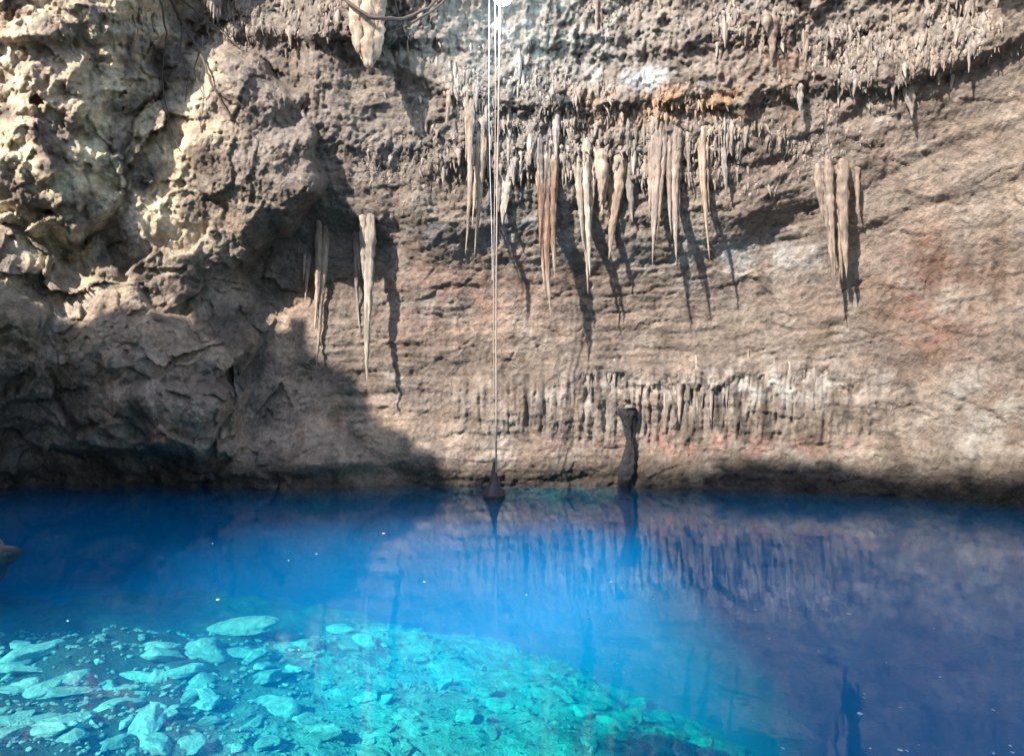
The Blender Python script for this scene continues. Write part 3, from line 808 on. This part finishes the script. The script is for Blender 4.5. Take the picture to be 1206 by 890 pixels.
# ------------------------------------------------------------------ the dark float at the rope's end
def lathe(profile, ns=24, jit=0.0, seed=0):
    r = np.random.default_rng(seed); th = np.linspace(0, 2 * np.pi, ns, endpoint=False); V = []
    for rad_, z in profile:
        q = rad_ * (1 + jit * r.normal(size=ns)); V.append(np.stack([np.cos(th) * q, np.sin(th) * q, np.full(ns, z)], 1))
    V = np.concatenate(V); n = len(profile); ii = np.arange(n * ns).reshape(n, ns); jj = np.roll(ii, -1, axis=1)
    return V, np.stack([ii[:-1], jj[:-1], jj[1:], ii[1:]], -1).reshape(-1, 4)
fp = at(582, 585, 18.97)
root = bpy.data.objects.new('float', None); scene.collection.objects.link(root); root.location = (fp.x, fp.y, 0)
tag(root, 'dark purple cone shaped float on the water at the foot of the main rope', 'float')
V, Fq = lathe([(.0, .92), (.03, .9), (.05, .75), (.09, .5), (.17, .28), (.26, .12), (.285, .03), (.25, -.08), (.12, -.22), (.0, -.26)], 10, .03)
link('hull', mesh_np('hull', V, Fq, M_float), root)
V, Fq = lathe([(.04, .88), (.06, .9), (.06, .97), (.03, 1.0), (.0, 1.0)], 12)
link('rope_knot', mesh_np('rope_knot', V, Fq, M_rope), root)
V, Fq = lathe([(.275, .10), (.292, .09), (.30, .03), (.285, .01)], 10)
link('rim', mesh_np('rim', V, Fq, M_float), root)

# ------------------------------------------------------------------ bright light at the top of the ropes
lp = at(592, 1, 17.6)
root = bpy.data.objects.new('lamp', None); scene.collection.objects.link(root); root.location = lp
tag(root, 'dazzling bluish white light at the very top where the ropes hang', 'lamp')
D, Fc = ico(3)
link('lamp_bulb', mesh_np('lamp_bulb', D * np.array([.19, .12, .11]), Fc, M_lamp), root)
V, Fq = lathe([(.0, .28), (.08, .27), (.13, .17), (.21, .06), (.22, .04)], 20)
link('lamp_housing', mesh_np('lamp_housing', V, Fq, M_cable), root)
ld = bpy.data.lights.new('lamp_light', 'POINT'); ld.energy = 130; ld.color = (.55, .82, 1.0); ld.shadow_soft_size = .15
lo = bpy.data.objects.new('lamp_light', ld); scene.collection.objects.link(lo); lo.parent = root; lo.location = (0, -.15, -.25)

# ------------------------------------------------------------------ dark pillar standing in for a shadow on the wall
pp = shell_pt(735, 572)
Yp = float(min(pp[1], shell_pt(735, 520)[1], shell_pt(738, 490)[1])) - .12
base = at(735, 572, Yp); hp = at(737, 482, Yp)
Hh = hp.z + .05
prof = [(.24, -1.6), (.22, -.4), (.2, 0), (.24, .35), (.22, .8), (.17, 1.2), (.15, 1.6), (.17, Hh - .35), (.29, Hh - .18), (.27, Hh), (.12, Hh + .08), (.0, Hh + .1)]
zz = np.linspace(-1.6, Hh + .1, 70); rr = .74 * np.interp(zz, [p[1] for p in prof], [p[0] for p in prof])
V, Fq = lathe(list(zip(rr, zz)), 28)
n = fbm(V * np.array([1, 1, .5]) + 9, 3.5, 4, .6)
V[:, :2] *= (.9 + 1.1 * n + .35 * ridged(V + 3, 5.0, 3, .6))[:, None]; V[:, 0] += .10 * np.sin(V[:, 2] * 1.6) + .04 * (V[:, 2]); V[:, 1] *= .7
root = tag(link('shadow_column', mesh_np('shadow_column', V, Fq, M_dark), loc=(base.x, Yp, 0)), 'dark knobbly column standing in for a shadow on the wall', 'shadow column')
Vc, Fc2 = lathe([(.0, .20), (.10, .19), (.2, .12), (.27, .03), (.25, -.04), (.1, -.06)], 24, .22, 5)
cap = link('pale_crust', mesh_np('pale_crust', Vc * np.array([.8, .65, .45]) * (1 + .25 * fbm(Vc + 3, 6, 3)[:, None]), Fc2, M_drip, np.tile((.20, .18, .16), (len(Vc), 1))), root, (.12, -.02, Hh))

# ------------------------------------------------------------------ roots over the rock
bpy.context.view_layer.update(); deps = bpy.context.evaluated_depsgraph_get()
def hit(px, py):
    d_ = Vector(((px - CX) / FPX, 1, -(py - CY) / FPX)).normalized()
    o = Vector((0, 0, CAM_H)); 
    ok, loc, nn, i_, ob_, m_ = scene.ray_cast(deps, o, d_)
    return loc if ok else at(px, py, 17)
def root_on(pix, r0, r1, label, off_=.06, seed=0):
    rnd = random.Random(seed); pts = []
    for k in range(len(pix) - 1):
        (xa, ya), (xb, yb) = pix[k], pix[k + 1]
        n = max(3, int(math.hypot(xb - xa, yb - ya) / 5))
        for j in range(n):
            t = j / n; pts.append((xa + (xb - xa) * t + rnd.uniform(-.8, .8), ya + (yb - ya) * t + rnd.uniform(-.8, .8)))
    pts.append(pix[-1])
    ys = [hit(x, y).y for x, y in pts]
    ysm = [min(ys[max(0, i - 3):i + 4]) for i in range(len(ys))]
    ysm = [sum(ysm[max(0, i - 3):i + 4]) / len(ysm[max(0, i - 3):i + 4]) for i in range(len(ys))]
    P3 = [at(x, y, yy - off_) for (x, y), yy in zip(pts, ysm)]
    n = len(P3)
    V, Fq = tube(P3, [(r0 + (r1 - r0) * i / (n - 1)) for i in range(n)], 7)
    return tag(link('root', mesh_np('root', V, Fq, M_root)), label, 'root', 'roots dangling over the upper rock')
ROOTS = [([(198, -8), (215, 30), (235, 60), (250, 100), (272, 140)], .05, .02, 'longest dark root slanting down the rock onto the grey overhang'),
 ([(205, -8), (232, 15), (262, 38), (285, 60)], .035, .015, 'dark root forking right above the grey overhang'),
 ([(215, 30), (212, 60), (222, 92), (218, 120)], .025, .01, 'thin root dropping straight beside the longest root'),
 ([(235, 60), (228, 85), (240, 115), (236, 150)], .02, .008, 'fine root between the longest root and the overhang edge'),
 ([(188, -8), (196, 40), (190, 90), (200, 150), (212, 178)], .03, .01, 'leftmost dark root crossing the shadowed crag'),
 ([(396, -12), (415, 8), (440, 22), (475, 22), (505, 10), (525, -12)], .05, .04, 'sagging root looping in front of the thick tan column'),
 ([(455, 40), (480, 30), (510, 12), (540, -12)], .035, .03, 'thin root rising right under the sagging one'),
 ([(463, -12), (470, 20), (480, 45), (483, 80)], .022, .01, 'short root hanging down behind the sagging one'),
 ([(250, 100), (262, 112), (278, 118), (292, 130)], .018, .008, 'hair thin root branching onto the overhang face')]
for i, (pix, a_, b_, lab) in enumerate(ROOTS):
    root_on(pix, a_, b_, lab, .09, i)

# ------------------------------------------------------------------ pale flecks floating on the water
D, Fc = ico(1)
fl_me = [mesh_np('fleck', D * np.array([1, .6 + .1 * k, .25]) * (1 + .2 * rng.normal(size=(len(D), 1))), Fc, M_fleck) for k in range(4)]
FLK = [(452, 628, 5), (373, 652, 4), (340, 660, 3), (500, 685, 4), (720, 685, 5), (732, 692, 3), (805, 697, 3), (770, 705, 4), (855, 705, 3), (863, 705, 3), (890, 718, 5), (932, 719, 3),
 (1000, 723, 8), (906, 752, 6), (964, 767, 3), (693, 727, 4), (718, 731, 4), (668, 737, 4), (727, 781, 4), (735, 792, 5), (1107, 797, 5), (1018, 817, 5), (1018, 822, 4), (1012, 840, 10), (1060, 833, 6),
 (1025, 881, 6), (922, 881, 7), (1060, 883, 9), (1068, 884, 6), (1082, 877, 4), (1190, 878, 6), (1193, 886, 6), (1170, 887, 6), (1170, 836, 6), (606, 745, 3), (257, 706, 7), (80, 731, 4), (352, 765, 5), (887, 849, 3), (770, 683, 4),
 (1044, 780, 3), (1100, 740, 3), (540, 590, 3), (250, 640, 3), (620, 700, 3)]
for i, (px, py, w) in enumerate(FLK):
    Y = CAM_H * FPX / (py - CY); s_ = w / 2 / FPX * Y * .85
    o = link('fleck', fl_me[i % 4]); o.location = ((px - CX) / FPX * Y, Y, .004); o.scale = (s_, s_, s_ * .6); o.rotation_euler = (0, 0, i * 1.3)
    wh = 'on the dark left water' if px < 400 else 'below the ropes' if px < 700 else ('over the reflected low fringe' if py < 760 else 'at the bottom right') if px < 960 or py > 770 else 'on the right under the reddish stain'
    tag(o, 'tiny white fleck drifting ' + wh, 'debris', 'white flecks drifting ' + wh)
